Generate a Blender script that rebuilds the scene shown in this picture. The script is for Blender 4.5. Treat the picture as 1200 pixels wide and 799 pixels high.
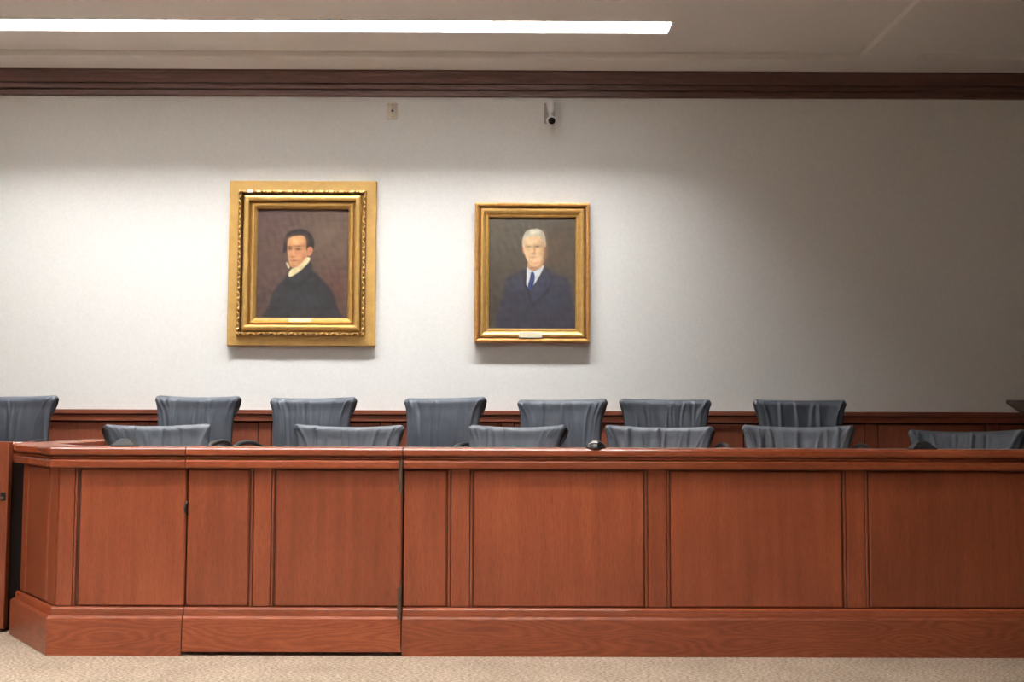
import bpy, bmesh, math, random
import numpy as np
from mathutils import Vector, Matrix

for o in list(bpy.data.objects): bpy.data.objects.remove(o)
S = bpy.context.scene
COL = S.collection

# ------------------------------------------------------------------ camera
def rad(a): return math.radians(a)
PITCH, ROLL, YAW = rad(3.7), rad(.2), rad(.2)
fw = Vector((math.sin(YAW)*math.cos(PITCH), math.cos(YAW)*math.cos(PITCH), math.sin(PITCH)))
rt = Vector((math.cos(YAW), -math.sin(YAW), 0)); up = rt.cross(fw)
rt, up = rt*math.cos(ROLL)+up*math.sin(ROLL), up*math.cos(ROLL)-rt*math.sin(ROLL)
cd = bpy.data.cameras.new('camera'); cam = bpy.data.objects.new('camera', cd); COL.objects.link(cam)
M = Matrix((rt, up, -fw)).transposed().to_4x4(); M.translation = Vector((0, -4.9, 1.05))
cam.matrix_world = M
cd.sensor_width = 36; cd.lens = 39.0; cd.clip_end = 100
S.camera = cam

# ------------------------------------------------------------------ world, exposure
w = bpy.data.worlds.new('world'); S.world = w; w.use_nodes = True
w.node_tree.nodes['Background'].inputs[0].default_value = (.02, .02, .02, 1)
S.view_settings.view_transform = 'Standard'; S.view_settings.look = 'None'
S.view_settings.exposure = 0.0; S.view_settings.gamma = 1.0; S.view_settings.use_curve_mapping = False
LAMP = 49.0                     # radiance of the ceiling lamps over the room
LAMP_WALL = 165.0               # and of the lamp that washes the portrait wall
LAMP_COL = (1.0, .988, .962)

# ------------------------------------------------------------------ materials
MAT = {}
def new_mat(name):
    m = bpy.data.materials.new(name); m.use_nodes = True
    nt = m.node_tree; b = nt.nodes['Principled BSDF']; MAT[name] = m
    return m, nt, b
def node(nt, t, **kw):
    n = nt.nodes.new(t)
    for k, v in kw.items():
        if isinstance(v, tuple) and k.startswith('i_'): n.inputs[k[2:]].default_value = v
        elif k.startswith('i_'): n.inputs[k[2:].replace('_', ' ')].default_value = v
        else: setattr(n, k, v)
    return n
def ramp(nt, pts):
    r = nt.nodes.new('ShaderNodeValToRGB'); e = r.color_ramp.elements
    while len(e) < len(pts): e.new(.5)
    for el, (p, c) in zip(e, pts): el.position = p; el.color = (*c, 1) if len(c) == 3 else c
    return r
def plain(name, col, rough=.5, metal=0, spec=.5, noise=0, nscale=40, bump=0, bscale=200):
    m, nt, b = new_mat(name)
    b.inputs['Base Color'].default_value = (*col, 1); b.inputs['Roughness'].default_value = rough
    b.inputs['Metallic'].default_value = metal; b.inputs['Specular IOR Level'].default_value = spec
    tc = node(nt, 'ShaderNodeTexCoord')
    n = node(nt, 'ShaderNodeTexNoise', i_Scale=nscale, i_Detail=4.0)
    nt.links.new(tc.outputs['Object'], n.inputs['Vector'])
    k = max(noise, .02)
    r = ramp(nt, [(.3, tuple(c*(1-k) for c in col)), (.7, tuple(min(1, c*(1+k)) for c in col))])
    nt.links.new(n.outputs['Fac'], r.inputs[0]); nt.links.new(r.outputs[0], b.inputs['Base Color'])
    if bump:
        n2 = node(nt, 'ShaderNodeTexNoise', i_Scale=bscale, i_Detail=3.0)
        nt.links.new(tc.outputs['Object'], n2.inputs['Vector'])
        bp = node(nt, 'ShaderNodeBump', i_Strength=bump, i_Distance=.002)
        nt.links.new(n2.outputs['Fac'], bp.inputs['Height']); nt.links.new(bp.outputs[0], b.inputs['Normal'])
    return m
def wood(name, axis, cathedral=False, tone=.72, warm=1.02, rough=.22):
    """stained red-brown oak; grain along local axis 'x' or 'z'"""
    m, nt, b = new_mat(name); L = nt.links.new
    tc = node(nt, 'ShaderNodeTexCoord'); oi = node(nt, 'ShaderNodeObjectInfo')
    off = node(nt, 'ShaderNodeVectorMath', operation='SCALE'); off.inputs[0].default_value = (7.3, 3.1, 5.7)
    L(oi.outputs['Random'], off.inputs['Scale'])
    add = node(nt, 'ShaderNodeVectorMath', operation='ADD')
    L(tc.outputs['Object'], add.inputs[0]); L(off.outputs[0], add.inputs[1])
    def mapped(lo, hi):
        mp = node(nt, 'ShaderNodeMapping')
        mp.inputs['Scale'].default_value = (lo, hi, hi) if axis == 'x' else (hi, hi, lo)
        L(add.outputs[0], mp.inputs['Vector']); return mp
    a = mapped(1.1, 16); n1 = node(nt, 'ShaderNodeTexNoise', i_Scale=1.6, i_Detail=6.0, i_Roughness=.62)
    L(a.outputs[0], n1.inputs['Vector'])
    c = mapped(30, 330); n2 = node(nt, 'ShaderNodeTexNoise', i_Scale=1.0, i_Detail=3.0, i_Roughness=.6)
    L(c.outputs[0], n2.inputs['Vector'])
    d = mapped(1, 1); n3 = node(nt, 'ShaderNodeTexNoise', i_Scale=2.2, i_Detail=2.0)
    L(d.outputs[0], n3.inputs['Vector'])
    t = tone
    r1 = ramp(nt, [(.2, (.265*t, .063*t, .027*t)), (.5, (.35*t, .088*t, .039*t)), (.8, (.425*t, .121*t, .054*t))])
    if cathedral:
        e = mapped(1.5, 9); nz = node(nt, 'ShaderNodeTexNoise', i_Scale=1.0, i_Detail=1.5, i_Roughness=.4)
        L(e.outputs[0], nz.inputs['Vector'])
        mu = node(nt, 'ShaderNodeMath', operation='MULTIPLY'); mu.inputs[1].default_value = 21.0
        L(nz.outputs['Fac'], mu.inputs[0])
        fr = node(nt, 'ShaderNodeMath', operation='PINGPONG'); fr.inputs[1].default_value = .5
        L(mu.outputs[0], fr.inputs[0])
        ad = node(nt, 'ShaderNodeMath', operation='MULTIPLY_ADD'); ad.inputs[1].default_value = .8
        L(fr.outputs[0], ad.inputs[0])
        h = node(nt, 'ShaderNodeMath', operation='MULTIPLY_ADD'); h.inputs[1].default_value = .5; h.inputs[2].default_value = .04
        L(n1.outputs['Fac'], h.inputs[0]); L(h.outputs[0], ad.inputs[2])
        L(ad.outputs[0], r1.inputs[0])
    else:
        L(n1.outputs['Fac'], r1.inputs[0])
    r2 = ramp(nt, [(.34, (.80, .75, .72)), (.5, (1, 1, 1)), (.72, (1.09, 1.12, 1.15))])
    L(n2.outputs['Fac'], r2.inputs[0])
    r3 = ramp(nt, [(.3, (.88, .86, .86)), (.7, (1.1, 1.1, 1.08))]); L(n3.outputs['Fac'], r3.inputs[0])
    m1 = node(nt, 'ShaderNodeMix', data_type='RGBA', blend_type='MULTIPLY'); m1.inputs['Factor'].default_value = 1
    m2 = node(nt, 'ShaderNodeMix', data_type='RGBA', blend_type='MULTIPLY'); m2.inputs['Factor'].default_value = 1
    L(r1.outputs[0], m1.inputs[6]); L(r2.outputs[0], m1.inputs[7])
    L(m1.outputs[2], m2.inputs[6]); L(r3.outputs[0], m2.inputs[7])
    hs = node(nt, 'ShaderNodeHueSaturation'); hs.inputs['Saturation'].default_value = warm; L(m2.outputs[2], hs.inputs['Color'])
    mr = node(nt, 'ShaderNodeMapRange'); mr.inputs[3].default_value = .88; mr.inputs[4].default_value = 1.12
    L(oi.outputs['Random'], mr.inputs[0]); L(mr.outputs[0], hs.inputs['Value'])
    L(hs.outputs[0], b.inputs['Base Color'])
    b.inputs['Roughness'].default_value = rough; b.inputs['Specular IOR Level'].default_value = .5
    bp = node(nt, 'ShaderNodeBump', i_Strength=.12, i_Distance=.001)
    L(n2.outputs['Fac'], bp.inputs['Height']); L(bp.outputs[0], b.inputs['Normal'])
    return m
W_DK = plain('dark_stain', (.075, .022, .011), .5, noise=.15, nscale=30); W_V = wood('wood_vertical', 'z', rough=.32); W_H = wood('wood_horizontal', 'x'); W_C = wood('wood_cathedral', 'x', True, rough=.34)
W_WH = wood('wood_wainscot_rail', 'x', tone=.56, warm=.95, rough=.35); W_WV = wood('wood_wainscot_panel', 'z', tone=.60, warm=.95, rough=.35)
W_CROWN = wood('wood_walnut', 'x', tone=.29, warm=.72, rough=.5)
WALLPAINT = plain('wall_covering', (.77, .775, .765), .85, spec=.2, noise=.03, nscale=60, bump=.25, bscale=260)
CEILPAINT = plain('ceiling_paint', (.76, .725, .695), .9, spec=.15, noise=.02, nscale=30, bump=.15, bscale=300)
GOLD = plain('gilding', (.66, .42, .14), .34, metal=.65, noise=.10, nscale=25)
GOLD_FLAT = plain('gilt_board', (.53, .325, .10), .5, metal=.2, noise=.10, nscale=14)
GOLD_BROWN = plain('bronze_gilding', (.50, .25, .07), .40, metal=.4, noise=.2, nscale=30)
GOLD_DARK = plain('antique_gilding', (.30, .165, .06), .28, metal=.75, noise=.5, nscale=60)
CREAM = plain('cream_card', (.82, .76, .58), .6)
BLACK = plain('black_plastic', (.011, .0115, .013), .38)
SHELL = plain('chair_shell', (.022, .024, .028), .5)
CHROME = plain('dull_metal', (.30, .27, .24), .35, metal=.8)
HINGE = plain('hinge_bronze', (.13, .085, .06), .4, metal=.6)
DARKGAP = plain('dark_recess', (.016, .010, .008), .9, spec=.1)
DARKGREY = plain('dark_grille', (.05, .05, .052), .5)
WHITEP = plain('white_plastic', (.75, .75, .74), .35)
GREYP = plain('grey_plate', (.36, .35, .33), .5)
BEIGEP = plain('beige_plate', (.52, .45, .36), .45)
REFLECT = plain('white_reflector', (.62, .62, .61), .4)
LOUVER = plain('louver_metal', (.45, .45, .45), .4)
GLASS = plain('lens_glass', (.008, .008, .01), .08)
LECT = plain('dark_lectern', (.035, .02, .014), .4, noise=.2, nscale=20)
def leather():
    m, nt, b = new_mat('slate_leather'); L = nt.links.new
    tc = node(nt, 'ShaderNodeTexCoord')
    n = node(nt, 'ShaderNodeTexNoise', i_Scale=9.0, i_Detail=5.0); L(tc.outputs['Object'], n.inputs['Vector'])
    r = ramp(nt, [(.3, (.053, .062, .081)), (.7, (.076, .088, .111))]); L(n.outputs['Fac'], r.inputs[0])
    L(r.outputs[0], b.inputs['Base Color'])
    b.inputs['Roughness'].default_value = .52; b.inputs['Specular IOR Level'].default_value = .4
    v = node(nt, 'ShaderNodeTexVoronoi', i_Scale=320.0); L(tc.outputs['Object'], v.inputs['Vector'])
    bp = node(nt, 'ShaderNodeBump', i_Strength=.12, i_Distance=.001)
    L(v.outputs['Distance'], bp.inputs['Height']); L(bp.outputs[0], b.inputs['Normal'])
    return m
LEATHER = leather()
def carpet():
    m, nt, b = new_mat('beige_loop_carpet'); L = nt.links.new
    tc = node(nt, 'ShaderNodeTexCoord')
    mp = node(nt, 'ShaderNodeMapping'); mp.inputs['Rotation'].default_value = (0, 0, rad(32)); mp.inputs['Scale'].default_value = (1, 2.2, 1)
    L(tc.outputs['Object'], mp.inputs['Vector'])
    v = node(nt, 'ShaderNodeTexVoronoi', i_Scale=85.0); L(mp.outputs[0], v.inputs['Vector'])
    n = node(nt, 'ShaderNodeTexNoise', i_Scale=70.0, i_Detail=4.0); L(mp.outputs[0], n.inputs['Vector'])
    n2 = node(nt, 'ShaderNodeTexNoise', i_Scale=5.0, i_Detail=3.0); L(tc.outputs['Object'], n2.inputs['Vector'])
    r = ramp(nt, [(.34, (.22, .165, .118)), (.5, (.45, .355, .27)), (.66, (.66, .54, .425))]); L(n.outputs['Fac'], r.inputs[0])
    r2 = ramp(nt, [(.3, (.90, .89, .88)), (.7, (1.06, 1.06, 1.06))]); L(n2.outputs['Fac'], r2.inputs[0])
    mx = node(nt, 'ShaderNodeMix', data_type='RGBA', blend_type='MULTIPLY'); mx.inputs['Factor'].default_value = 1
    L(r.outputs[0], mx.inputs[6]); L(r2.outputs[0], mx.inputs[7]); L(mx.outputs[2], b.inputs['Base Color'])
    b.inputs['Roughness'].default_value = .95; b.inputs['Specular IOR Level'].default_value = .1
    bp = node(nt, 'ShaderNodeBump', i_Strength=.7, i_Distance=.006, invert=True)
    L(v.outputs['Distance'], bp.inputs['Height']); L(bp.outputs[0], b.inputs['Normal'])
    return m
CARPET = carpet()
def lamp_mat(name, power):
    m, nt, b = new_mat(name)
    b.inputs['Base Color'].default_value = (.8, .8, .8, 1)
    b.inputs['Emission Color'].default_value = (*LAMP_COL, 1); b.inputs['Emission Strength'].default_value = power
    return m
GLOW = lamp_mat('lamp_glow', LAMP); GLOW_WALL = lamp_mat('wall_washer_glow', LAMP_WALL)
def paint_mat():
    m, nt, b = new_mat('oil_paint'); L = nt.links.new
    a = node(nt, 'ShaderNodeAttribute', attribute_name='paint'); L(a.outputs['Color'], b.inputs['Base Color'])
    b.inputs['Roughness'].default_value = .5; b.inputs['Specular IOR Level'].default_value = .25
    tc = node(nt, 'ShaderNodeTexCoord'); n = node(nt, 'ShaderNodeTexNoise', i_Scale=260.0, i_Detail=2.0)
    L(tc.outputs['Object'], n.inputs['Vector'])
    bp = node(nt, 'ShaderNodeBump', i_Strength=.3, i_Distance=.001); L(n.outputs['Fac'], bp.inputs['Height']); L(bp.outputs[0], b.inputs['Normal'])
    return m
PAINT = paint_mat()

# ------------------------------------------------------------------ mesh helpers
def link(name, me, mat, parent=None, loc=(0, 0, 0), rz=0, smooth=False):
    if mat and not me.materials: me.materials.append(mat)
    if smooth:
        for p in me.polygons: p.use_smooth = True
    o = bpy.data.objects.new(name, me); COL.objects.link(o)
    o.location = loc; o.rotation_euler = (0, 0, rz)
    if parent: o.parent = parent
    return o
def bm_mesh(bm, name):
    bmesh.ops.recalc_face_normals(bm, faces=bm.faces[:])
    me = bpy.data.meshes.new(name); bm.to_mesh(me); bm.free(); return me
def mk(name, bm, mat, parent=None, loc=(0, 0, 0), rz=0, smooth=False):
    return link(name, bm_mesh(bm, name), mat, parent, loc, rz, smooth)
def thing(name, label, cat, loc=(0, 0, 0), rz=0, group=None):
    o = bpy.data.objects.new(name, None); COL.objects.link(o); o.empty_display_size = .1
    o.location = loc; o.rotation_euler = (0, 0, rz); o['label'] = label; o['category'] = cat
    if group: o['group'] = group
    return o
def tag(o, label, cat, group=None):
    o['label'] = label; o['category'] = cat
    if group: o['group'] = group
    return o
def struct(o, label=None, cat=None):
    o['kind'] = 'structure'
    if label: o['label'] = label
    if cat: o['category'] = cat
    return o
def box(bm, x0, x1, y0, y1, z0, z1, bev=0, seg=1):
    r = bmesh.ops.create_cube(bm, size=1); vs = r['verts']
    for v in vs:
        v.co = Vector((x0+(v.co.x+.5)*(x1-x0), y0+(v.co.y+.5)*(y1-y0), z0+(v.co.z+.5)*(z1-z0)))
    if bev:
        es = list({e for v in vs for e in v.link_edges})
        bmesh.ops.bevel(bm, geom=es, offset=bev, segments=seg, affect='EDGES', profile=.5)
    return bm
def cyl(bm, p0, p1, r0, r1=None, n=20):
    p0, p1 = Vector(p0), Vector(p1); d = p1-p0
    r = bmesh.ops.create_cone(bm, cap_ends=True, segments=n, radius1=r0, radius2=r0 if r1 is None else r1, depth=d.length)
    q = Vector((0, 0, 1)).rotation_difference(d.normalized()).to_matrix().to_4x4(); q.translation = (p0+p1)/2
    bmesh.ops.transform(bm, matrix=q, verts=r['verts']); return bm
def tube(bm, pts, radii, n=12, flat=1.0):
    """tube through smooth points; radii may be one number; flat squashes local up"""
    P = [Vector(p) for p in pts]
    out = []
    for i in range(len(P)-1):
        a, b_, c, d = P[max(i-1, 0)], P[i], P[i+1], P[min(i+2, len(P)-1)]
        for k in range(5):
            t = k/5
            out.append(.5*((2*b_)+(c-a)*t+(2*a-5*b_+4*c-d)*t*t+(3*b_-a-3*c+d)*t**3))
    out.append(P[-1]); rings = []
    for i, p in enumerate(out):
        t = (out[min(i+1, len(out)-1)]-out[max(i-1, 0)]).normalized()
        s = Vector((1, 0, 0)); s = (s-t*s.dot(t)).normalized(); u = t.cross(s)
        r = radii if not callable(radii) else radii(i/(len(out)-1))
        rings.append([bm.verts.new(p+s*r*math.cos(2*math.pi*k/n)+u*r*flat*math.sin(2*math.pi*k/n)) for k in range(n)])
    for a, b_ in zip(rings, rings[1:]):
        for k in range(n): bm.faces.new((a[k], a[(k+1) % n], b_[(k+1) % n], b_[k]))
    bm.faces.new(rings[0]); bm.faces.new(rings[-1][::-1]); return bm

# ------------------------------------------------------------------ room
XL, XR, YB, YF = -5.8, 7.6, 2.53, -8.6
ZS, ZC = 3.345, 3.385          # soffit, coffer
RISE = .16; RY = 1.40          # back-row platform
def slab(name, x0, x1, y0, y1, z0, z1, mat, lab, cat):
    c = ((x0+x1)/2, (y0+y1)/2, z0)
    bm = bmesh.new(); box(bm, x0-c[0], x1-c[0], y0-c[1], y1-c[1], 0, z1-z0)
    return struct(mk(name, bm, mat, None, c), lab, cat)
slab('floor', XL, XR, YF, YB, -.1, 0, CARPET, 'beige loop pile carpet floor in front of the jury box', 'floor')
slab('wall_back', XL, XR, YB, YB+.12, 0, 3.6, WALLPAINT, 'off-white textured wall behind the chairs', 'wall')
slab('wall_left', XL-.12, XL, YF, YB, 0, 3.6, WALLPAINT, 'plain off-white side wall past the rail', 'wall')
slab('wall_right', XR, XR+.12, YF, YB, 0, 3.6, WALLPAINT, 'plain off-white side wall past the lectern', 'wall')
slab('wall_front', XL, XR, YF-.12, YF, 0, 3.6, WALLPAINT, 'plain off-white wall facing the jury box', 'wall')

# ceiling: beams at ZS, coffers at ZC with slots for the lamps
CX = [(-5.25, 2.28), (2.64, 7.1)]
CY = [(-1.62, 2.16), (-5.75, -1.97)]
SLOTX = (-3.75, .978)
SLOTY = [(1.585, 1.79), (-1.30, -1.02), (-2.60, -2.32), (-4.40, -4.12)]
bm = bmesh.new()
xs = [XL]+[v for c in CX for v in c]+[XR]; ys = sorted([YF, YB]+[v for c in CY for v in c])
TH = .12
def rect(x0, x1, y0, y1, z):
    if x1 > x0 and y1 > y0: box(bm, x0, x1, y0, y1, z, ZS+.16)
for i in range(len(xs)-1):
    for j in range(len(ys)-1):
        x0, x1, y0, y1 = xs[i], xs[i+1], ys[j], ys[j+1]
        if i % 2 == 0 or j % 2 == 0: rect(x0, x1, y0, y1, ZS); continue
        sl = sorted(s for s in SLOTY if y0 < s[0] < y1) if i == 1 else []
        y = y0
        for s in sl:
            rect(x0, x1, y, s[0], ZC); rect(x0, SLOTX[0], s[0], s[1], ZC); rect(SLOTX[1], x1, s[0], s[1], ZC); y = s[1]
        rect(x0, x1, y, y1, ZC)
struct(mk('ceiling', bm, CEILPAINT), 'pale coffered ceiling with shallow recessed panels', 'ceiling')

# crown moulding: profile (out from wall, z) extruded along x
def extrude_x(name, prof, x0, x1, mat, parent=None, y=YB):
    bm = bmesh.new(); rings = []
    cx = (x0+x1)/2
    for x in (x0-cx, x1-cx): rings.append([bm.verts.new((x, -o, z)) for o, z in prof])
    n = len(prof)
    for k in range(n): bm.faces.new((rings[0][k], rings[0][(k+1) % n], rings[1][(k+1) % n], rings[1][k]))
    bm.faces.new(rings[0]); bm.faces.new(rings[1][::-1])
    return mk(name, bm, mat, parent, (cx, y, 0))
crown = [(0, 3.190), (.022, 3.190), (.026, 3.194), (.026, 3.226), (.018, 3.227), (.018, 3.232), (.042, 3.233), (.046, 3.238), (.046, 3.263), (.036, 3.264), (.036, 3.270),
         (.056, 3.271), (.060, 3.282), (.067, 3.297), (.078, 3.312), (.092, 3.324), (.104, 3.330), (.110, 3.333), (.110, ZS), (0, ZS)]
struct(extrude_x('trim_1', crown, XL, XR, W_CROWN), 'dark stepped wooden crown moulding under the ceiling', 'moulding')

# wainscot on the back wall
ws = bpy.data.objects.new('trim_2', None); COL.objects.link(ws); ws.location = (0, YB, RISE)
struct(ws, 'dark wooden panelled wainscot along the back wall', 'wainscot')
def wbox(name, x0, x1, o0, o1, z0, z1, mat, bev=.002):
    c = ((x0+x1)/2, -(o0+o1)/2, (z0+z1)/2-RISE)
    bm = bmesh.new(); box(bm, x0-c[0], x1-c[0], -(o1-o0)/2, (o1-o0)/2, -(z1-z0)/2, (z1-z0)/2, bev)
    return mk(name, bm, mat, ws, c)
wbox('cap_rail', XL, XR, 0, .045, 1.035, 1.064, W_WH, .003)
wbox('groove_strip', XL, XR, 0, .018, 1.028, 1.035, W_DK, 0)
wbox('frieze_board', XL, XR, 0, .034, .990, 1.028, W_WH, .002)
wbox('base_board', XL, XR, 0, .030, RISE, .30, W_WH, .003)
wx = [-.81+.809*k for k in range(-6, 11)]
for k, x in enumerate(wx):
    if XL+.1 < x < XR-.1: wbox('stile', x-.040, x+.040, 0, .014, .30, .982, W_WV, .002)
for a, b_ in zip([XL]+[x for x in wx if XL+.1 < x < XR-.1], [x for x in wx if XL+.1 < x < XR-.1]+[XR]):
    x0 = a+(.046 if a != XL else 0); x1 = b_-(.046 if b_ != XR else 0)
    wbox('panel', x0, x1, 0, .012, .30, .980, W_WV, .003)
wbox('backing_board', XL, XR, 0, .004, .28, .99, DARKGAP, 0)

# riser
slab('trim_3', -4.4, 3.95, RY, YB, 0, RISE, CARPET, 'carpeted platform step under the back row of chairs', 'platform')

# ------------------------------------------------------------------ ceiling lamps
def lamp(y0, y1, lab):
    x0, x1 = SLOTX; cx, cy = (x0+x1)/2, (y0+y1)/2; hw, hd = (x1-x0)/2, (y1-y0)/2
    t = thing('recessed_ceiling_light', lab, 'ceiling light', (cx, cy, ZC), 0, 'long recessed strip lights')
    bm = bmesh.new(); wash = cy > 1; H = .17 if wash else .12; BL = .125 if wash else .092; SP = .155 if wash else .125; q = .0
    # reflector: four inner walls + thin top
    box(bm, -hw, hw, -hd-.0, -hd+.006, q, H); box(bm, -hw, hw, hd-.006, hd, q, H)
    box(bm, -hw, -hw+.006, -hd+.006, hd-.006, q, H); box(bm, hw-.006, hw, -hd+.006, hd-.006, q, H)
    box(bm, -hw, hw, -hd, hd, H, H+.01)
    mk('reflector', bm, REFLECT, t)
    n = 4; L_ = (2*hw-.02)/n
    for k in range(n):
        xa = -hw+.01+k*L_
        bm = bmesh.new(); box(bm, xa+.006, xa+L_-.006, -hd+.012, hd-.012, H-.006, H-.001)
        mk('lamp_panel', bm, GLOW_WALL if cy > 1 else GLOW, t)
    bm = bmesh.new(); box(bm, -.0015, .0015, -hd+.0065, hd-.0065, 0, BL); blade = bm_mesh(bm, 'louver_blade'); blade.materials.append(LOUVER)
    nb = int(round(2*hw/SP))
    for k in range(1, nb): link('louver_blade', blade, None, t, (-hw+2*hw*k/nb, 0, .012))
    bm = bmesh.new()
    for (a, b_, c, d) in ((-hw-.012, hw+.012, -hd-.012, -hd+.004), (-hw-.012, hw+.012, hd-.004, hd+.012), (-hw-.012, -hw+.004, -hd+.004, hd-.004), (hw-.004, hw+.012, -hd+.004, hd-.004)):
        box(bm, a, b_, c, d, -.004, 0)
    mk('trim_flange', bm, WHITEP, t)
for s, lab in zip(SLOTY, ('long recessed strip light in the ceiling, closest to the portrait wall',
                          'long recessed strip light in the ceiling, above the carpet before the jury box',
                          'long recessed strip light in the ceiling, just past the ceiling beam before the jury box',
                          'long recessed strip light in the ceiling, farthest from the portrait wall')):
    lamp(s[0], s[1], lab)

# ------------------------------------------------------------------ jury box
PROF = {
 'cap_rail': ([(-.125, .866), (-.125, .889), (-.119, .896), (.032, .896), (.038, .892), (.042, .886), (.042, .866), (.039, .861), (-.05, .861)], W_H),
 'bead_moulding': ([(-.05, .841), (-.05, .861), (.012, .861), (.012, .8535), (.027, .8535), (.031, .850), (.031, .847), (.012, .847), (.012, .841)], W_H),
 'upper_moulding': ([(-.05, .803), (-.05, .841), (.033, .841), (.039, .8355), (.040, .833), (.040, .811), (.037, .806), (.0, .806), (.0, .803)], W_H),
 'core_board': ([(-.05, .03), (-.05, .803), (-.010, .803), (-.010, .03)], W_DK),
 'inner_board': ([(-.062, .03), (-.062, .861), (-.05, .861), (-.05, .03)], W_V),
 'ledge_moulding': ([(-.010, .160), (-.010, .203), (.009, .203), (.015, .1975), (.017, .194), (.017, .160)], W_H),
 'base_board': ([(-.05, 0), (-.05, .160), (.017, .167), (.030, .167), (.0365, .161), (.038, .157), (.038, 0)], W_C),
}
def run(root, pts, segs, zlow=0.0):
    """sweep the rail profiles along mitred path pts (world xy), one object per segment and profile"""
    P = [Vector(p) for p in pts]; D = [(b_-a).normalized() for a, b_ in zip(P, P[1:])]
    N = [Vector((d.y, -d.x)) for d in D]
    base = Vector(root.location[:2])
    for i in segs:
        L_ = (P[i+1]-P[i]).length; ang = math.atan2(D[i].y, D[i].x)
        def mit(j, other):   # along-run shift per unit outward offset at a joint
            if other is None: return 0.0
            bis = (N[i]+N[other]).normalized(); bis = bis/bis.dot(N[i]); return bis.dot(D[i])
        m0 = mit(i, i-1 if i > 0 else None); m1 = mit(i, i+1 if i+1 < len(D) else None)
        for nm, (prof, mat) in PROF.items():
            bm = bmesh.new(); n = len(prof)
            pr = [(o, max(z, zlow)) for o, z in prof]
            A = [bm.verts.new((-L_/2+o*m0, -o, z)) for o, z in pr]
            B = [bm.verts.new((L_/2+o*m1, -o, z)) for o, z in pr]
            for k in range(n): bm.faces.new((A[k], A[(k+1) % n], B[(k+1) % n], B[k]))
            bm.faces.new(A); bm.faces.new(B[::-1])
            c = (P[i]+P[i+1])/2-base
            mk(nm, bm, mat, root, (c.x, c.y, 0), ang)
def boards(root, a, b_, items):
    """items: (kind, s0, s1) distances along segment a->b"""
    a, b_ = Vector(a), Vector(b_); d = (b_-a).normalized(); nrm = Vector((d.y, -d.x)); ang = math.atan2(d.y, d.x)
    base = Vector(root.location[:2])
    for kind, s0, s1 in items:
        o1 = {'panel': .003, 'stile': .0, 'bead': .0}[kind]; bv = {'panel': .006, 'stile': .002, 'bead': .003}[kind]
        z0, z1 = .2055, {'panel': .7980, 'stile': .802, 'bead': .7985}[kind]
        hw = (s1-s0)/2; bm = bmesh.new(); th = .010+o1
        box(bm, -hw, hw, -th/2, th/2, -(z1-z0)/2, (z1-z0)/2, bv, 1 if kind == 'panel' else 2)
        c = a+d*(s0+s1)/2+nrm*(o1-th/2)-base
        mk(kind, bm, W_V, root, (c.x, c.y, (z0+z1)/2), ang)
def stile_group(xc, w2=.0405):
    return [('bead', xc-w2-.0130, xc-w2-.0035), ('stile', xc-w2, xc+w2), ('bead', xc+w2+.0035, xc+w2+.0130)]

# fixed corner section: return, angled corner, short front
PC = [(-2.31, 1.36), (-2.31, .43), (-1.97, 0), (-1.4065, 0)]
corner = thing('jury_box', 'reddish wooden jury box corner section with angled face, beside the gate', 'jury box', (-1.97, .1, 0))
run(corner, PC, [0, 1, 2])
X0 = -1.97
boards(corner, PC[2], PC[3], [('stile', .006, .073), ('bead', .0755, .0855), ('panel', .099, .5625)])
cl = math.hypot(.34, .43)
boards(corner, PC[1], PC[2], [('stile', .004, .085), ('bead', .088, .098), ('panel', .106, cl-.125), ('bead', cl-.118, cl-.108), ('stile', cl-.105, cl-.006)])
boards(corner, PC[0], PC[1], [('stile', .0, .08), ('bead', .0825, .0925), ('panel', .099, .83), ('bead', .837, .847), ('stile', .85, .926)])

# swing gate
gate = thing('jury_box_gate', 'reddish wooden two-panel swing gate of the jury box, hinged with floor gap', 'gate', (-.93, 0, .018))
GA, GB = (-1.4025, 0), (-.4605, 0)
run(gate, [GA, GB], [0], .018)
g0 = GA[0]
boards(gate, GA, GB, [('panel', .002, -1.131-g0)]+stile_group(-1.073-g0, .0375)+[('panel', -1.0145-g0, .940)])
for ch in gate.children: ch.location.z -= .018
for zc in (.772, .2295):
    bm = bmesh.new(); cyl(bm, (0, 0, -.0675), (0, 0, .0675), .0065, n=14)
    for k in (-.0675, -.0225, .0225, .0675): cyl(bm, (0, 0, k-.002), (0, 0, k+.002), .0075, n=14)
    h = mk('hinge', bm, HINGE, gate, (-.4625+.93, -.0495, zc-.018), smooth=False)
    bm = bmesh.new(); box(bm, -.012, -.001, -.001, .0085, -.066, .066); lf = mk('hinge_leaf', bm, HINGE, h, (0, 0, 0))
bm = bmesh.new()
vs = [(-.006, .0), (.002, .0), (.002, -.0), ]
tube(bm, [(.003, -.004, .028), (-.002, -.012, .012), (-.004, -.016, -.004), (-.001, -.012, -.018), (.002, -.004, -.028)], .0055, 10)
mk('latch', bm, BLACK, gate, (-1.4035+.93, .0, .63-.018), smooth=True)

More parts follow.
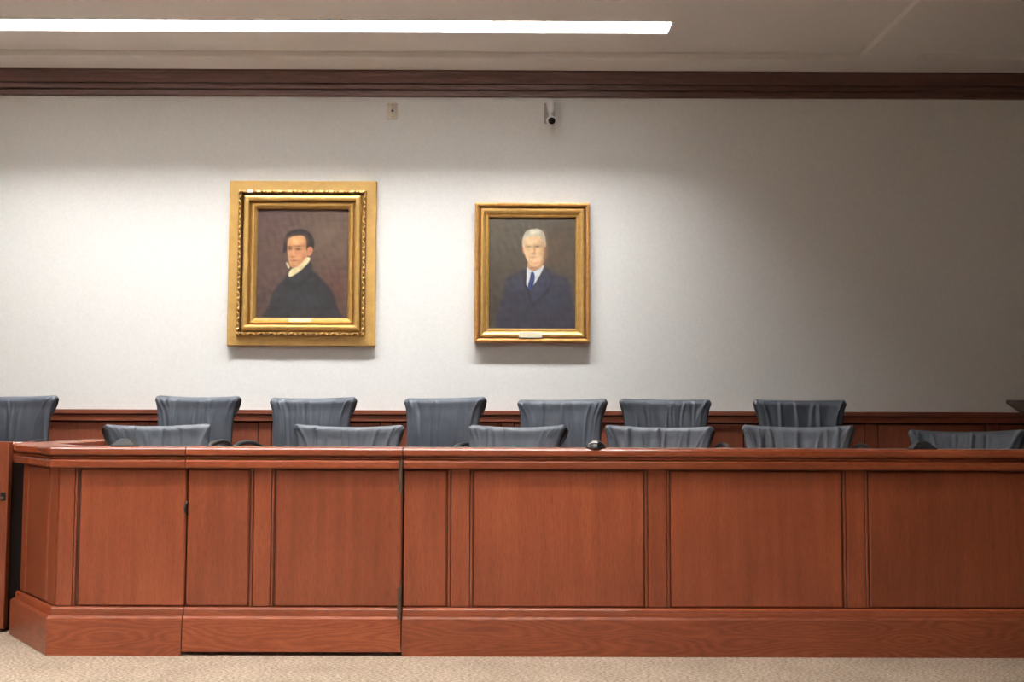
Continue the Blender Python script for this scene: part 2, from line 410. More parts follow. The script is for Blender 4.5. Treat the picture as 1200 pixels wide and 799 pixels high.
# fixed front run
PR = [(-.4545, 0), (4.0, 0), (4.0, 1.36)]
front = thing('jury_box', 'long reddish wooden jury box front of flat panels, past the gate hinges', 'jury box', (1.5, .1, 0))
run(front, PR, [0, 1])
f0 = PR[0][0]; it = [('panel', .002, -.2655-f0)]
cs = [-.2065, .6565, 1.5265, 2.3965, 3.2665]
for k, c in enumerate(cs):
    it += stile_group(c-f0)
    nx = cs[k+1] if k+1 < len(cs) else 4.0-.10+.059
    it.append(('panel', c+.0595-f0, nx-.0595-f0))
it += [('bead', 3.905-f0, 3.915-f0), ('stile', 3.918-f0, 3.994-f0)]
boards(front, PR[0], PR[1], it)
boards(front, PR[1], PR[2], [('stile', .006, .08), ('bead', .0825, .0925), ('panel', .099, 1.26), ('bead', 1.267, 1.277), ('stile', 1.28, 1.358)])

bm = bmesh.new(); box(bm, -.022, .022, -.006, .006, .03, .858, .001); mk('gap_backing', bm, W_DK, front, (-.4575-1.5, .0695-.1, 0))  # backing strip added to block light leaking through the gate gap
# rail behind the plain gate, running on past the corner
side = thing('side_rail', 'reddish wooden rail set back behind the plain gate, joining the angled corner', 'rail', (-3.2, .7, 0))
run(side, [(-4.35, .60), (-2.375, .60)], [0])
boards(side, (-4.35, .60), (-2.375, .60), [('stile', 0, .08), ('panel', .09, .93), ('stile', .94, 1.02), ('panel', 1.03, 1.88), ('stile', 1.89, 1.972)])

bm = bmesh.new(); box(bm, -.05, .05, -.012, .012, 0, .80, .002); mk('gap_shade_strip', bm, DARKGAP, corner, (-2.36+1.97, .53-.1, 0))  # near-black strip stands in for the deep shade inside the gap
# plain gate beside the corner
pg = thing('plain_gate', 'plain reddish wooden gate with a small lock, beside the angled corner', 'gate', (-2.85, .475, .018))
def pgb(name, x0, x1, y0, y1, z0, z1, mat, bev=.002):
    c = ((x0+x1)/2, (y0+y1)/2, (z0+z1)/2)
    bm = bmesh.new(); box(bm, x0-c[0], x1-c[0], y0-c[1], y1-c[1], z0-c[2], z1-c[2], bev)
    return mk(name, bm, mat, pg, (c[0]+2.85, c[1]-.475, c[2]-.018))
pgb('stile', -2.447, -2.392, .455, .495, .018, .902, W_V)
pgb('stile', -2.520, -2.449, .455, .495, .018, .902, W_V)
pgb('stile', -3.30, -3.20, .455, .495, .018, .902, W_V)
pgb('panel', -3.197, -2.523, .462, .490, .20, .80, W_V)
pgb('top_rail', -3.197, -2.523, .455, .495, .803, .902, W_H)
pgb('bottom_rail', -3.197, -2.523, .455, .495, .018, .197, W_H)
lk = pgb('lock', -2.424, -2.402, .449, .456, .622, .662, BLACK, .001)
bm = bmesh.new(); cyl(bm, (0, -.012, -.006), (0, -.003, -.006), .006, n=14); mk('lock_cylinder', bm, CHROME, lk)

# ------------------------------------------------------------------ microphones on the rail
def frustum(bm, w0, d0, w1, d1, h, z=0, bev=.002):
    v = [bm.verts.new((sx*w0/2, sy*d0/2, z)) for sx, sy in ((-1, -1), (1, -1), (1, 1), (-1, 1))]
    u = [bm.verts.new((sx*w1/2, sy*d1/2, z+h)) for sx, sy in ((-1, -1), (1, -1), (1, 1), (-1, 1))]
    fs = [bm.faces.new(v[::-1]), bm.faces.new(u)]+[bm.faces.new((v[k], v[(k+1) % 4], u[(k+1) % 4], u[k])) for k in range(4)]
    bmesh.ops.bevel(bm, geom=list({e for f in fs for e in f.edges}), offset=bev, segments=2, affect='EDGES')
def wedge_mic(x, y, lab):
    t = thing('boundary_microphone', lab, 'microphone', (x, y, .896), 0, 'microphones on the jury rail')
    bm = bmesh.new(); box(bm, -.053, .053, -.038, .038, 0, .006, .002); mk('base_plate', bm, BLACK, t)
    bm = bmesh.new(); frustum(bm, .100, .072, .046, .030, .026, .006); mk('housing', bm, BLACK, t)
    bm = bmesh.new(); frustum(bm, .040, .024, .034, .020, .003, .0315, .001); mk('grille', bm, DARKGREY, t)
wedge_mic(-1.690, .025, 'black wedge microphone on the rail near the angled corner')
wedge_mic(1.832, .020, 'black wedge microphone on the rail before the shadowed end chair')
t = thing('boundary_microphone', 'shiny black domed microphone on the rail, overhanging its front edge', 'microphone', (.386, .0, .896), 0, 'microphones on the jury rail')
bm = bmesh.new(); cyl(bm, (0, 0, 0), (0, 0, .007), .048, .046, 32); mk('base_plate', bm, BLACK, t)
bm = bmesh.new(); bmesh.ops.create_uvsphere(bm, u_segments=32, v_segments=16, radius=1)
bmesh.ops.bisect_plane(bm, geom=bm.verts[:]+bm.edges[:]+bm.faces[:], plane_co=(0, 0, 0), plane_no=(0, 0, -1), clear_outer=True)
for v in bm.verts: v.co = Vector((v.co.x*.044, v.co.y*.044, .007+v.co.z*.026))
mk('dome', bm, GLASS, t, smooth=True)
bm = bmesh.new(); cyl(bm, (0, 0, .031), (0, 0, .036), .018, .014, 24); mk('grille', bm, CHROME, t)

# ------------------------------------------------------------------ chairs
def back_profile(s):
    """s 0..1 from seat to end of the scrolled top -> (y, z)"""
    pts = [(.225, .47), (.262, .56), (.275, .66), (.285, .76), (.298, .85), (.308, .905)]
    c = (.333, .944); r = .023
    for a in (176, 150, 124, 98, 72, 40, 5): pts.append((c[0]+r*math.cos(rad(a)), c[1]+r*math.sin(rad(a))))
    pts += [(.354, .915), (.338, .885), (.316, .858)]
    x = s*(len(pts)-1); i = min(int(x), len(pts)-2); t = x-i
    a, b_, c_, d = pts[max(i-1, 0)], pts[i], pts[i+1], pts[min(i+2, len(pts)-1)]
    f = lambda k: .5*(2*b_[k]+(c_[k]-a[k])*t+(2*a[k]-5*b_[k]+4*c_[k]-d[k])*t*t+(3*b_[k]-a[k]-3*c_[k]+d[k])*t**3)
    return f(0), f(1)
def half_width(s):
    return .246+.016*min(s, .4)/.4+.022*min(1, max(0, (s-.22)/.2))**1.6-.030*max(0, (s-.78)/.22)
NU, NV = 84, 48
def back_grid(seed, off, wr):
    rnd = random.Random(seed)
    folds = [(rnd.uniform(-.85, .85), rnd.uniform(.016, .042), rnd.uniform(-.45, .45), rnd.uniform(.45, 1.0)*(1 if rnd.random() < .7 else -.8), rnd.uniform(.25, .42)) for _ in range(11)]
    edge = [(sg*rnd.uniform(.80, .95), rnd.uniform(.02, .035), -sg*rnd.uniform(.2, .9), rnd.uniform(.5, 1), .40) for sg in (-1, 1) for _ in range(2)]
    sag = rnd.uniform(.006, .013); tilt = rnd.uniform(-.004, .004)
    V = []
    for j in range(NV+1):
        s = j/NV; s_ = s
        y0, z0 = back_profile(s); ya, za = back_profile(max(0, s-.004)); yb, zb = back_profile(min(1, s+.004))
        ty, tz = yb-ya, zb-za; l = math.hypot(ty, tz) or 1; ny, nz = -tz/l, ty/l      # normal toward sitter
        hw = half_width(s)
        for i in range(NU+1):
            u = -1+2*i/NU
            d = 0
            if wr:
                for (u0, w_, sl, am, top) in folds+edge:
                    uu = u-u0-sl*(.42-s)
                    d += am*math.exp(-(uu/w_)**2)*math.exp(-((s-top)/(.22 if s < top else .13))**2)*.0125
                d += .002*math.sin(u*23+seed)*math.exp(-((s-.33)/.12)**2)
                d += .012*(1-u*u)*math.exp(-((s-.2)/.12)**2)
            e = 1-max(0, (abs(u)-.94)/.06)**2*.45 if wr else 1
            k = off*e+d
            V.append((u*hw, y0+ny*k-.026*u*u*(1-.4*s), z0+nz*k-sag*(1-u*u)*min(1, s/.4)+tilt*u))
    return V
def back_meshes(seed):
    front = back_grid(seed, .016, True); rear = back_grid(seed, -.014, False)
    q = [(j*(NU+1)+i, j*(NU+1)+i+1, (j+1)*(NU+1)+i+1, (j+1)*(NU+1)+i) for j in range(NV) for i in range(NU)]
    # leather: front skin, wrapped a little round the rim
    fm = bpy.data.meshes.new('leather_back'); mid = [tuple(f[k]*.55+r[k]*.45 for k in range(3)) for f, r in zip(front, rear)]
    idx = list(range(NU+1))+[j*(NU+1)+NU for j in range(1, NV+1)]+[NV*(NU+1)+i for i in range(NU-1, -1, -1)]+[j*(NU+1) for j in range(NV-1, 0, -1)]
    n0 = len(front); vv = front+[mid[i] for i in idx]; m = len(idx)
    qf = q+[(idx[k], n0+k, n0+(k+1) % m, idx[(k+1) % m]) for k in range(m)]
    fm.from_pydata(vv, [], qf); fm.update()
    rm = bpy.data.meshes.new('shell_back'); vv = rear+[mid[i] for i in idx]
    qr = [f[::-1] for f in q]+[(n0+k, idx[k], idx[(k+1) % m], n0+(k+1) % m) for k in range(m)]
    rm.from_pydata(vv, [], qr); rm.update()
    # dark gussets closing the two ends of the scrolled top
    j0 = int(NV*.30); vr = [v.co.copy() for v in rm.vertices]; fr = [tuple(p.vertices) for p in rm.polygons]
    for i in (0, NU):
        ids = []
        for j in range(j0, NV+1): ids.append(len(vr)); p = mid[j*(NU+1)+i]; vr.append(Vector((p[0]*.985, p[1], p[2])))
        a_ = ids
        while len(a_) >= 3:
            if len(a_) == 3: fr.append(tuple(a_)); break
            fr.append((a_[0], a_[1], a_[-2], a_[-1])); a_ = a_[1:-1]
    rm = bpy.data.meshes.new('shell_back'); rm.from_pydata([tuple(v) for v in vr], [], fr); rm.update()
    pm = bmesh.new(); rings = []
    for k in range(m):     # dark piping round the rim
        p = Vector(mid[idx[k]]); a = Vector(mid[idx[k-1]]); b_ = Vector(mid[idx[(k+1) % m]]); t = (b_-a).normalized()
        s = Vector((0, -1, .2)); s = (s-t*s.dot(t)).normalized(); w_ = t.cross(s)
        rings.append([pm.verts.new(p+s*.0055*math.cos(c*math.pi/3)+w_*.0055*math.sin(c*math.pi/3)) for c in range(6)])
    for k in range(m):
        A, B = rings[k], rings[(k+1) % m]
        for c in range(6): pm.faces.new((A[c], A[(c+1) % 6], B[(c+1) % 6], B[c]))
    return fm, rm, bm_mesh(pm, 'piping')
def seat_mesh():
    bm = bmesh.new(); n = 20
    def ring(z, k):
        out = []
        for i in range(40):
            a = 2*math.pi*i/40; c, s = math.cos(a), math.sin(a); e = .5
            out.append(bm.verts.new((math.copysign(abs(c)**e, c)*.255*k, math.copysign(abs(s)**e, s)*.25*k-.01, z-(.03*max(0, -s)**3))))
        return out
    R = [ring(.425, .90), ring(.43, .97), ring(.455, 1), ring(.485, .985), ring(.498, .93), ring(.503, .75), ring(.497, .4)]
    for a, b_ in zip(R, R[1:]):
        for i in range(40): bm.faces.new((a[i], a[(i+1) % 40], b_[(i+1) % 40], b_[i]))
    bm.faces.new(R[0][::-1]); bm.faces.new(R[-1]); return bm_mesh(bm, 'seat')
SEAT = seat_mesh()
def arm_mesh(sg):
    bm = bmesh.new()
    tube(bm, [(sg*.246, .262, .58), (sg*.285, .19, .656), (sg*.305, .08, .700), (sg*.312, -.04, .708), (sg*.312, -.15, .682), (sg*.306, -.215, .61),
              (sg*.295, -.215, .525), (sg*.275, -.15, .457), (sg*.235, -.06, .422)], lambda t: .018 if t < .6 else .018-.005*(t-.6)/.4, 12, .8)
    return bm_mesh(bm, 'armrest')
ARM = {s: arm_mesh(s) for s in (-1, 1)}
bm = bmesh.new(); cyl(bm, (0, 0, .09), (0, 0, .26), .032, .030, 20); cyl(bm, (0, 0, .26), (0, 0, .40), .019, n=16); box(bm, -.10, .10, -.12, .10, .395, .425, .008)
COLUMN = bm_mesh(bm, 'column')
bm = bmesh.new()
v0 = [(-.030, .02, .072), (.030, .02, .072), (.030, .02, .118), (-.030, .02, .118)]; v1 = [(-.014, .31, .058), (.014, .31, .058), (.014, .31, .078), (-.014, .31, .078)]
A = [bm.verts.new(v) for v in v0]; B = [bm.verts.new(v) for v in v1]
for k in range(4): bm.faces.new((A[k], A[(k+1) % 4], B[(k+1) % 4], B[k]))
bm.faces.new(A[::-1]); bm.faces.new(B); LEG = bm_mesh(bm, 'leg')
bm = bmesh.new()
for s in (-1, 1): cyl(bm, (s*.008, .30, .0275), (s*.024, .30, .0275), .0275, n=18)
cyl(bm, (0, .30, .03), (0, .30, .064), .008, n=10); box(bm, -.026, .026, .285, .315, .046, .060, .004)
CASTER = bm_mesh(bm, 'caster')
for me, m in ((SEAT, LEATHER), (COLUMN, BLACK), (LEG, BLACK), (CASTER, BLACK), (ARM[1], BLACK), (ARM[-1], BLACK)):
    me.materials.append(m)
    if me is not LEG:
        for p in me.polygons: p.use_smooth = me in (SEAT, ARM[1], ARM[-1])
def chair(px, py, ang, z, lift, seed, lab, grp, lean=0):
    a = rad(ang); ln = rad(lean); back = .33+.48*math.sin(ln); cx, cy = px-back*math.sin(a), py-back*math.cos(a)
    piv = Vector((0, .22, .47)); lift += .11*math.sin(ln)+.48*(1-math.cos(ln))
    off = piv-Matrix.Rotation(-ln, 3, 'X') @ piv+Vector((0, 0, lift))
    t = thing('swivel_chair', lab, 'chair', (cx, cy, z), -a, grp)
    f, r, p = back_meshes(seed)
    link('backrest', f, LEATHER, t, off, smooth=True).rotation_euler = (-ln, 0, 0)
    link('back_shell', r, SHELL, t, off, smooth=True).rotation_euler = (-ln, 0, 0)
    link('piping', p, BLACK, t, off, smooth=True).rotation_euler = (-ln, 0, 0)
    link('seat', SEAT, None, t, (0, 0, lift))
    for s in (-1, 1): link('armrest', ARM[s], None, t, (0, 0, lift))
    link('column', COLUMN, None, t)
    rnd = random.Random(seed); r0 = rnd.uniform(0, 1.2)
    for k in range(5):
        lg = link('base_leg', LEG, None, t, (0, 0, 0), r0+k*2*math.pi/5)
        link('caster', CASTER, None, lg)
    return t
BX = lambda px: (px-600)*.005424+.028
FX = lambda px: (px-600)*.004526+.022
ROWB = [(19, 4, .006, 'slate leather swivel chair in the back row, beyond the end of the side return rail'),
        (235, 14, .010, 'slate leather swivel chair in the back row, behind the sharply turned front chair'),
        (369, 15, .002, 'slate leather swivel chair in the back row, under the broad gold-framed portrait'),
        (523, 27, .004, 'slate leather swivel chair in the back row, beneath the gap between the two portraits'),
        (659, 17, -.004, 'slate leather swivel chair in the back row, beneath the grey-haired man portrait'),
        (778, 0, .000, 'slate leather swivel chair in the back row, second from the lectern'),
        (935, 2, -.002, 'slate leather swivel chair in the back row, next to the lectern in shadow')]
for k, (px, an, lf, lab) in enumerate(ROWB):
    chair(BX(px), 2.14, an, RISE, lf, 11+k*7, lab, 'back row of jury chairs', -5)
ROWF = [(184, -40, .000, 'slate leather swivel chair in the front row, turned sharply beside the angled corner'),
        (410, -2, .001, 'slate leather swivel chair in the front row, behind the hinged end of the gate'),
        (608, 29, .001, 'slate leather swivel chair in the front row, turned aside between gate and domed microphone'),
        (773, 16, .000, 'slate leather swivel chair in the front row, right beside the domed microphone'),
        (935, 19, .006, 'slate leather swivel chair in the front row, second from the shadowed end'),
        (1133, 30, -.016, 'slate leather swivel chair in the front row, at the shadowed end behind a microphone')]
for k, (px, an, lf, lab) in enumerate(ROWF):
    chair(FX(px), 1.0, an, 0, lf, 101+k*5, lab, 'front row of jury chairs', 9)

# ------------------------------------------------------------------ portraits
def srgb(c):
    c = np.asarray(c, float)/255.; return np.where(c <= .04045, c/12.92, ((c+.055)/1.055)**2.4)
def poly_mask(X, Y, pts, soft):
    """smooth coverage of a polygon rounded by a closed spline through its points"""
    P = np.array(pts, float); n = len(P); C = []
    for i in range(n):
        a, b_, c, d = P[i-1], P[i], P[(i+1) % n], P[(i+2) % n]
        for t in (0, .25, .5, .75): C.append(.5*(2*b_+(c-a)*t+(2*a-5*b_+4*c-d)*t*t+(3*b_-a-3*c+d)*t**3))
    C = np.array(C); n = len(C); dist = np.full(X.shape, 1e9); ins = np.zeros(X.shape, bool)
    for i in range(n):
        x0, y0 = C[i]; x1, y1 = C[(i+1) % n]; dx, dy = x1-x0, y1-y0
        t = np.clip(((X-x0)*dx+(Y-y0)*dy)/(dx*dx+dy*dy+1e-9), 0, 1)
        dist = np.minimum(dist, np.hypot(X-x0-t*dx, Y-y0-t*dy))
        ins ^= ((y0 > Y) != (y1 > Y)) & (X < (x1-x0)*(Y-y0)/(y1-y0+1e-12)+x0)
    return np.clip(.5+np.where(ins, dist, -dist)/(2*soft), 0, 1)
def blob(X, Y, cx, cy, rx, ry, ang=0):
    c, s = math.cos(rad(ang)), math.sin(rad(ang)); u = (X-cx)*c+(Y-cy)*s; v = -(X-cx)*s+(Y-cy)*c
    return np.exp(-(u/rx)**2-(v/ry)**2)
def paint(img, m, col): img += (srgb(col)-img)*m[..., None]
def picture1(X, Y):
    img = np.zeros(X.shape+(3,)); img += srgb((88, 70, 64))
    paint(img, .7*blob(X, Y, 500, 200, 170, 170), (104, 88, 74)); paint(img, .6*blob(X, Y, 560, 560, 130, 160), (92, 62, 54))
    paint(img, .5*blob(X, Y, 60, 650, 120, 200), (72, 60, 58)); paint(img, .5*blob(X, Y, 100, 60, 160, 90), (84, 66, 66))
    paint(img, .92*poly_mask(X, Y, [(262, 420), (215, 490), (150, 565), (118, 660), (100, 790), (580, 790), (572, 660), (540, 570), (480, 500), (415, 435), (390, 365), (340, 400)], 9), (50, 51, 54))
    paint(img, .6*blob(X, Y, 360, 640, 150, 70), (58, 60, 64)); paint(img, .6*poly_mask(X, Y, [(240, 475), (265, 520), (330, 505), (395, 440), (410, 470), (330, 545), (260, 560), (215, 520)], 10), (40, 41, 44))
    paint(img, poly_mask(X, Y, [(206, 312), (210, 250), (222, 195), (262, 162), (310, 152), (365, 162), (404, 205), (418, 255), (404, 296), (370, 300), (330, 240), (250, 230), (232, 300)], 5), (46, 40, 42))
    paint(img, poly_mask(X, Y, [(244, 462), (262, 474), (330, 430), (388, 364), (374, 343), (330, 366), (300, 402), (262, 428)], 4), (222, 206, 160))
    paint(img, .8*poly_mask(X, Y, [(228, 380), (240, 384), (252, 410), (244, 420), (232, 400)], 4), (205, 190, 155))
    paint(img, poly_mask(X, Y, [(240, 225), (262, 207), (302, 199), (345, 201), (358, 232), (362, 290), (370, 330), (345, 368), (312, 402), (284, 416), (262, 408), (246, 378), (238, 330), (233, 275)], 4), (196, 142, 100))
    paint(img, poly_mask(X, Y, [(372, 284), (390, 272), (404, 282), (404, 308), (388, 332), (372, 328)], 4), (188, 126, 96))
    paint(img, .9*blob(X, Y, 296, 230, 44, 24), (226, 178, 126)); paint(img, .5*blob(X, Y, 352, 270, 14, 60), (158, 108, 80)); paint(img, .6*blob(X, Y, 320, 330, 28, 30), (206, 140, 104))
    paint(img, .9*blob(X, Y, 252, 286, 18, 11), (74, 50, 44)); paint(img, .9*blob(X, Y, 307, 288, 25, 11), (80, 54, 46))
    paint(img, .8*blob(X, Y, 308, 268, 32, 5, -4), (60, 44, 40)); paint(img, .8*blob(X, Y, 250, 272, 18, 5, 6), (60, 44, 40))
    paint(img, .5*blob(X, Y, 274, 305, 7, 30), (214, 160, 118)); paint(img, .7*blob(X, Y, 270, 341, 18, 6), (120, 72, 56))
    paint(img, .75*blob(X, Y, 280, 367, 24, 5), (128, 68, 58)); paint(img, .6*blob(X, Y, 345, 345, 16, 36, 25), (150, 100, 76))
    paint(img, .5*blob(X, Y, 285, 404, 26, 9), (150, 104, 80)); paint(img, .7*blob(X, Y, 388, 300, 6, 14), (140, 86, 68))
    return img
def picture2(X, Y):
    img = np.zeros(X.shape+(3,)); img += srgb((84, 76, 66))
    paint(img, .6*blob(X, Y, 120, 180, 150, 130), (92, 88, 78)); paint(img, .6*blob(X, Y, 480, 250, 110, 130), (96, 80, 66))
    paint(img, .6*blob(X, Y, 60, 600, 110, 200), (66, 60, 54)); paint(img, .5*blob(X, Y, 300, 60, 260, 40), (98, 94, 86))
    paint(img, .9*poly_mask(X, Y, [(285, 372), (215, 402), (142, 445), (120, 560), (95, 800), (612, 800), (600, 640), (566, 460), (480, 412), (398, 362), (340, 420)], 14), (58, 58, 70))
    paint(img, .5*blob(X, Y, 215, 480, 70, 60), (72, 72, 86)); paint(img, .5*blob(X, Y, 450, 600, 80, 90), (64, 66, 80)); paint(img, .5*blob(X, Y, 500, 470, 60, 40), (70, 70, 84))
    paint(img, .6*poly_mask(X, Y, [(395, 365), (440, 470), (405, 520), (330, 600), (310, 530), (350, 440)], 6), (66, 68, 84))
    paint(img, .55*poly_mask(X, Y, [(440, 470), (410, 530), (330, 610), (318, 640), (350, 600), (430, 520)], 5), (40, 40, 50))
    paint(img, .5*poly_mask(X, Y, [(270, 400), (262, 470), (290, 560), (306, 620), (300, 530), (280, 480)], 5), (42, 42, 54))
    paint(img, poly_mask(X, Y, [(284, 362), (330, 392), (394, 352), (372, 410), (330, 478), (296, 500), (278, 482), (280, 420)], 4), (222, 226, 230))
    paint(img, poly_mask(X, Y, [(308, 400), (328, 402), (334, 440), (326, 480), (302, 520), (286, 492), (300, 440)], 4), (52, 66, 108))
    paint(img, .6*blob(X, Y, 316, 440, 6, 26, 20), (88, 104, 146))
    paint(img, poly_mask(X, Y, [(290, 330), (292, 375), (325, 390), (372, 372), (388, 345), (388, 310)], 4), (196, 150, 116))
    paint(img, poly_mask(X, Y, [(248, 215), (252, 170), (275, 124), (318, 108), (360, 108), (392, 132), (405, 180), (402, 230), (330, 200), (262, 230)], 4), (200, 192, 172))
    paint(img, poly_mask(X, Y, [(254, 225), (262, 182), (300, 158), (345, 152), (380, 165), (394, 205), (394, 262), (386, 310), (362, 348), (328, 362), (298, 348), (276, 308), (260, 262)], 4), (226, 188, 146))
    paint(img, .6*blob(X, Y, 305, 185, 34, 24), (240, 210, 170)); paint(img, .7*blob(X, Y, 392, 250, 22, 80), (176, 134, 100))
    paint(img, .7*blob(X, Y, 293, 226, 22, 7), (96, 72, 58)); paint(img, .9*blob(X, Y, 350, 225, 20, 8), (92, 70, 56)); paint(img, .6*blob(X, Y, 330, 130, 40, 12, -10), (226, 220, 204)); paint(img, .5*blob(X, Y, 385, 160, 16, 40, -15), (150, 142, 124)); paint(img, .5*blob(X, Y, 278, 140, 10, 30, 30), (168, 160, 142))
    paint(img, .5*blob(X, Y, 292, 214, 24, 4), (170, 150, 128)); paint(img, .5*blob(X, Y, 350, 211, 22, 4), (166, 146, 124))
    paint(img, .8*blob(X, Y, 331, 248, 6, 28), (172, 116, 84)); paint(img, .6*blob(X, Y, 326, 272, 14, 5), (160, 104, 80))
    paint(img, .65*blob(X, Y, 318, 300, 28, 4), (176, 108, 92)); paint(img, .5*blob(X, Y, 345, 340, 30, 10, -20), (206, 134, 100))
    paint(img, .7*blob(X, Y, 258, 245, 8, 26), (222, 170, 132)); paint(img, .5*blob(X, Y, 300, 262, 18, 14), (240, 206, 168))
    paint(img, .6*blob(X, Y, 320, 372, 40, 8), (150, 110, 86))
    return img
def canvas(parent, x0, x1, z0, z1, h, fn, box_px):
    nx, nz = 170, 208; bx0, bx1, by0, by1 = box_px
    u = np.linspace(0, 1, nx+1); v = np.linspace(0, 1, nz+1); U, V_ = np.meshgrid(u, v)
    img = fn(bx0+U*(bx1-bx0), by0+V_*(by1-by0))
    rng = np.random.default_rng(3); g = rng.normal(0, .07, (nz+1, nx+1))
    for k in range(40):      # loose brush strokes
        a_, f_ = rng.uniform(0, math.pi), rng.uniform(20, 90); g += .014*np.sin((U*math.cos(a_)+V_*1.2*math.sin(a_))*f_+rng.uniform(0, 6.3))
    img = np.clip(img*.86*(1+g)[..., None], 0, 1)
    w2, h2 = (x1-x0)/2, (z1-z0)/2
    co = np.stack([(-w2+U*2*w2), np.zeros_like(U), (h2-V_*2*h2)], -1).reshape(-1, 3)
    q = [(j*(nx+1)+i, (j+1)*(nx+1)+i, (j+1)*(nx+1)+i+1, j*(nx+1)+i+1) for j in range(nz) for i in range(nx)]
    me = bpy.data.meshes.new('canvas'); me.from_pydata(co.tolist(), [], q)
    ca = me.color_attributes.new('paint', 'FLOAT_COLOR', 'POINT')
    ca.data.foreach_set('color', np.concatenate([img.reshape(-1, 3), np.ones((img.shape[0]*img.shape[1], 1))], 1).ravel())
    me.update(); return link('canvas', me, PAINT, parent, ((x0+x1)/2, -h, (z0+z1)/2))
def loop_frame(name, parent, w2, h2, prof, mat, smooth=False):
    """closed mitred frame; prof = (inset t, height h from the wall)"""
    bm = bmesh.new(); rings = []
    for sx, sz in ((-1, -1), (1, -1), (1, 1), (-1, 1)):
        rings.append([bm.verts.new((sx*(w2-t), -h, sz*(h2-t))) for t, h in prof])
    n = len(prof)
    for c in range(4):
        A, B = rings[c], rings[(c+1) % 4]
        for k in range(n): bm.faces.new((A[k], A[(k+1) % n], B[(k+1) % n], B[k]))
    return mk(name, bm, mat, parent)
def arc(cx, cy, r, a0, a1, n=6): return [(cx+r*math.cos(rad(a0+(a1-a0)*k/n)), cy+r*math.sin(rad(a0+(a1-a0)*k/n))) for k in range(n+1)]

# portrait one: broad gilt frame with carved edge
PX, PZ, HW, HH = -1.3835, 2.047, .4935, .556
p1 = thing('framed_portrait', 'portrait of dark-haired man in black coat, broad gold frame with carved edge', 'painting', (PX, YB, PZ))
loop_frame('outer_board', p1, HW, HH, [(0, .002), (0, .036), (.003, .039), (.075, .041), (.075, .002)], GOLD_FLAT)
loop_frame('raised_moulding', p1, HW, HH, [(.090, .002), (.090, .012), (.101, .012), (.102, .058), (.108, .064), (.116, .067), (.126, .067), (.136, .063), (.138, .056),
                                            (.139, .012), (.152, .012), (.153, .044), (.160, .050), (.170, .048), (.176, .040), (.182, .034), (.187, .026), (.190, .018), (.190, .002)], GOLD)
loop_frame('carved_base', p1, HW, HH, [(.064, .002), (.064, .050), (.070, .058), (.078, .061), (.086, .058), (.088, .050), (.088, .002)], GOLD_DARK)
bm = bmesh.new()
def leaf(cx, cz, ang, L_, W_, h0):
    r = bmesh.ops.create_icosphere(bm, subdivisions=1, radius=1)
    m = Matrix.Translation((cx, -h0, cz)) @ Matrix.Rotation(ang, 4, 'Y') @ Matrix.Diagonal((L_, .010, W_, 1))
    bmesh.ops.transform(bm, matrix=m, verts=r['verts'])
rnd = random.Random(4)
for side_ in range(4):
    horiz = side_ % 2 == 0; ln = (HW-.078)*2 if horiz else (HH-.078)*2
    n = int(ln/.034)
    for k in range(n+1):
        s = -ln/2+k*ln/n
        tt = HW-.078 if not horiz else HH-.078
        sgn = 1 if side_ < 2 else -1
        cx, cz = (s, sgn*tt) if horiz else (sgn*tt, s)
        base_a = 0 if horiz else math.pi/2
        leaf(cx, cz, base_a+(.55 if k % 2 else -.55), .018, .0060, .064)
        if k % 2: leaf(cx, cz, base_a, .006, .011, .067)
orn = mk('carved_edge', bm, GOLD, p1); orn['kind'] = 'stuff'
canvas(p1, -HW+.186, HW-.186, -HH+.186, HH-.186, .020, picture1, (28, 649, 14, 756))
bm = bmesh.new(); box(bm, -.076, .076, -.003, .003, -.011, .011, .001); mk('name_plate', bm, CREAM, p1, (-.004, -.052, -HH+.169))
bm = bmesh.new(); box(bm, -.018, .018, -.002, .002, -.011, .011, .001); mk('paper_tag', bm, WHITEP, p1, (-HW+.146, -.078, HH-.078))
# portrait two: narrower bronze-gold frame
QX, QZ, QW, QH = .160, 1.987, .386, .471
p2 = thing('framed_portrait', 'portrait of grey-haired man in navy suit and tie, narrow bronze frame', 'painting', (QX, YB, QZ))
loop_frame('outer_moulding', p2, QW, QH, [(0, .002), (0, .052), (.004, .060), (.012, .064), (.020, .062), (.027, .056), (.028, .014), (.037, .014), (.040, .046), (.040, .002)], GOLD_BROWN)
loop_frame('inner_moulding', p2, QW, QH, [(.040, .002), (.040, .049), (.046, .053), (.056, .053), (.068, .047), (.076, .038), (.080, .034), (.084, .038), (.090, .037), (.094, .028), (.098, .020), (.098, .002)], GOLD)
canvas(p2, -QW+.095, QW-.095, -QH+.095, QH-.095, .022, picture2, (22, 610, 29, 781))
bm = bmesh.new(); box(bm, -.078, .078, -.003, .003, -.019, .019, .001); mk('name_plate', bm, CREAM, p2, (-.012, -.062, -QH+.052))

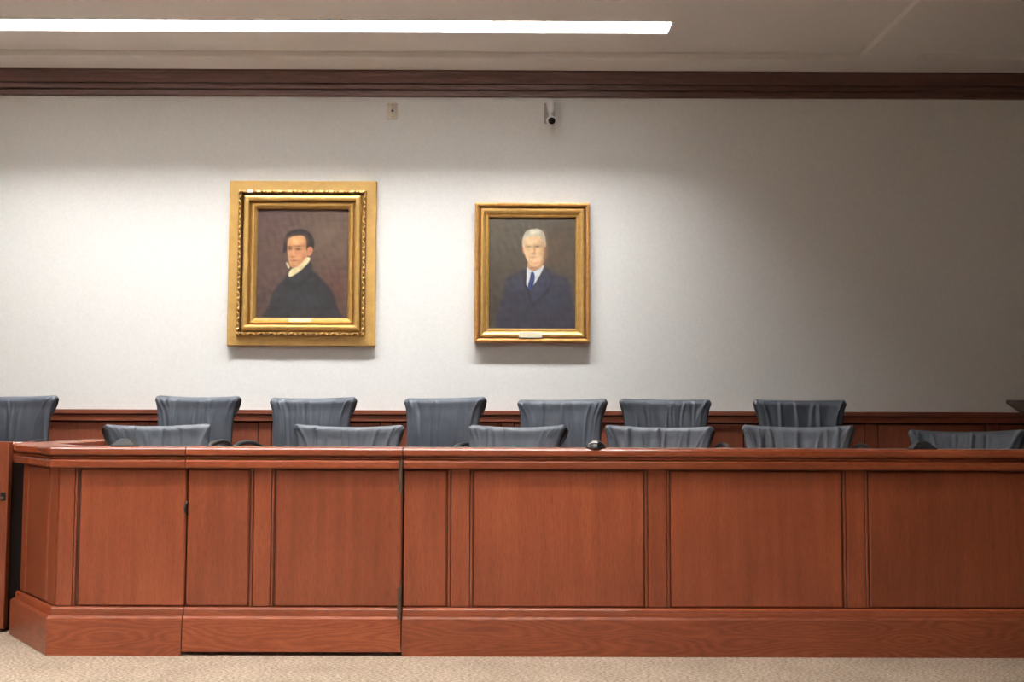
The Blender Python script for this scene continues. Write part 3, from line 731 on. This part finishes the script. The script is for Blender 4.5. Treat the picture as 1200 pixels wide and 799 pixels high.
# ------------------------------------------------------------------ wall plate and camera
t = thing('wall_plate', 'small beige socket plate high on the wall under the crown moulding', 'wall plate', (-.792, YB, 3.092))
bm = bmesh.new(); box(bm, -.034, .034, -.008, 0, -.056, .056, .003, 2); mk('plate', bm, BEIGEP, t)
for z, r in ((.040, .004), (-.040, .004)):
    bm = bmesh.new(); cyl(bm, (0, -.0105, z), (0, -.007, z), r, n=12); mk('screw', bm, CHROME, t)
for z, w_, h_ in ((.018, .005, .004), (.002, .008, .008), (-.018, .005, .005)):
    bm = bmesh.new(); box(bm, -w_, w_, -.010, -.007, z-h_, z+h_, .001); mk('socket', bm, BLACK if w_ > .006 else GREYP, t)
t = thing('security_camera', 'small white wall-mounted camera with dark lens below the crown moulding', 'camera', (.276, YB, 3.078))
bm = bmesh.new(); box(bm, -.036, .036, -.006, 0, -.068, .075, .004, 2); mk('mounting_plate', bm, GREYP, t)
bm = bmesh.new(); tube(bm, [(.002, 0, .058), (.002, -.03, .066), (.003, -.058, .060), (.004, -.074, .036), (.004, -.078, .006), (.004, -.078, -.012)], lambda k: .024 if k < .75 else .024-.008*(k-.75)/.25, 18); mk('bracket', bm, WHITEP, t, smooth=True)
bm = bmesh.new(); bmesh.ops.create_uvsphere(bm, u_segments=20, v_segments=12, radius=.017); mk('ball_joint', bm, WHITEP, t, (.005, -.078, -.026), smooth=True)
bm = bmesh.new(); cyl(bm, (.006, -.030, -.052), (.010, -.140, -.084), .030, .033, 28); hb = mk('housing', bm, WHITEP, t)
bm = bmesh.new(); cyl(bm, (.0100, -.1395, -.0838), (.01025, -.146, -.0857), .0235, .0225, 28); mk('lens', bm, GLASS, hb)

# ------------------------------------------------------------------ lectern at the end of the back row
t = thing('lectern', 'dark lectern with slanted top at the shadowed end of the back row', 'lectern', (3.42, 1.72, RISE))
bm = bmesh.new(); box(bm, -.24, .24, -.17, .20, .05, .80, .006); mk('body', bm, LECT, t)
bm = bmesh.new(); box(bm, -.28, .28, -.21, .24, 0, .05, .006); mk('base', bm, LECT, t)
bm = bmesh.new(); v = []
for x in (-.32, .32):
    v.append([bm.verts.new((x, y, z)) for y, z in ((-.22, .80), (.28, .958), (.28, .980), (-.22, .822))])
for k in range(4): bm.faces.new((v[0][k], v[0][(k+1) % 4], v[1][(k+1) % 4], v[1][k]))
bm.faces.new(v[0]); bm.faces.new(v[1][::-1])
mk('reading_top', bm, LECT, t)
bm = bmesh.new(); box(bm, -.30, .30, -.235, -.218, .80, .845, .003); mk('book_stop', bm, LECT, t)
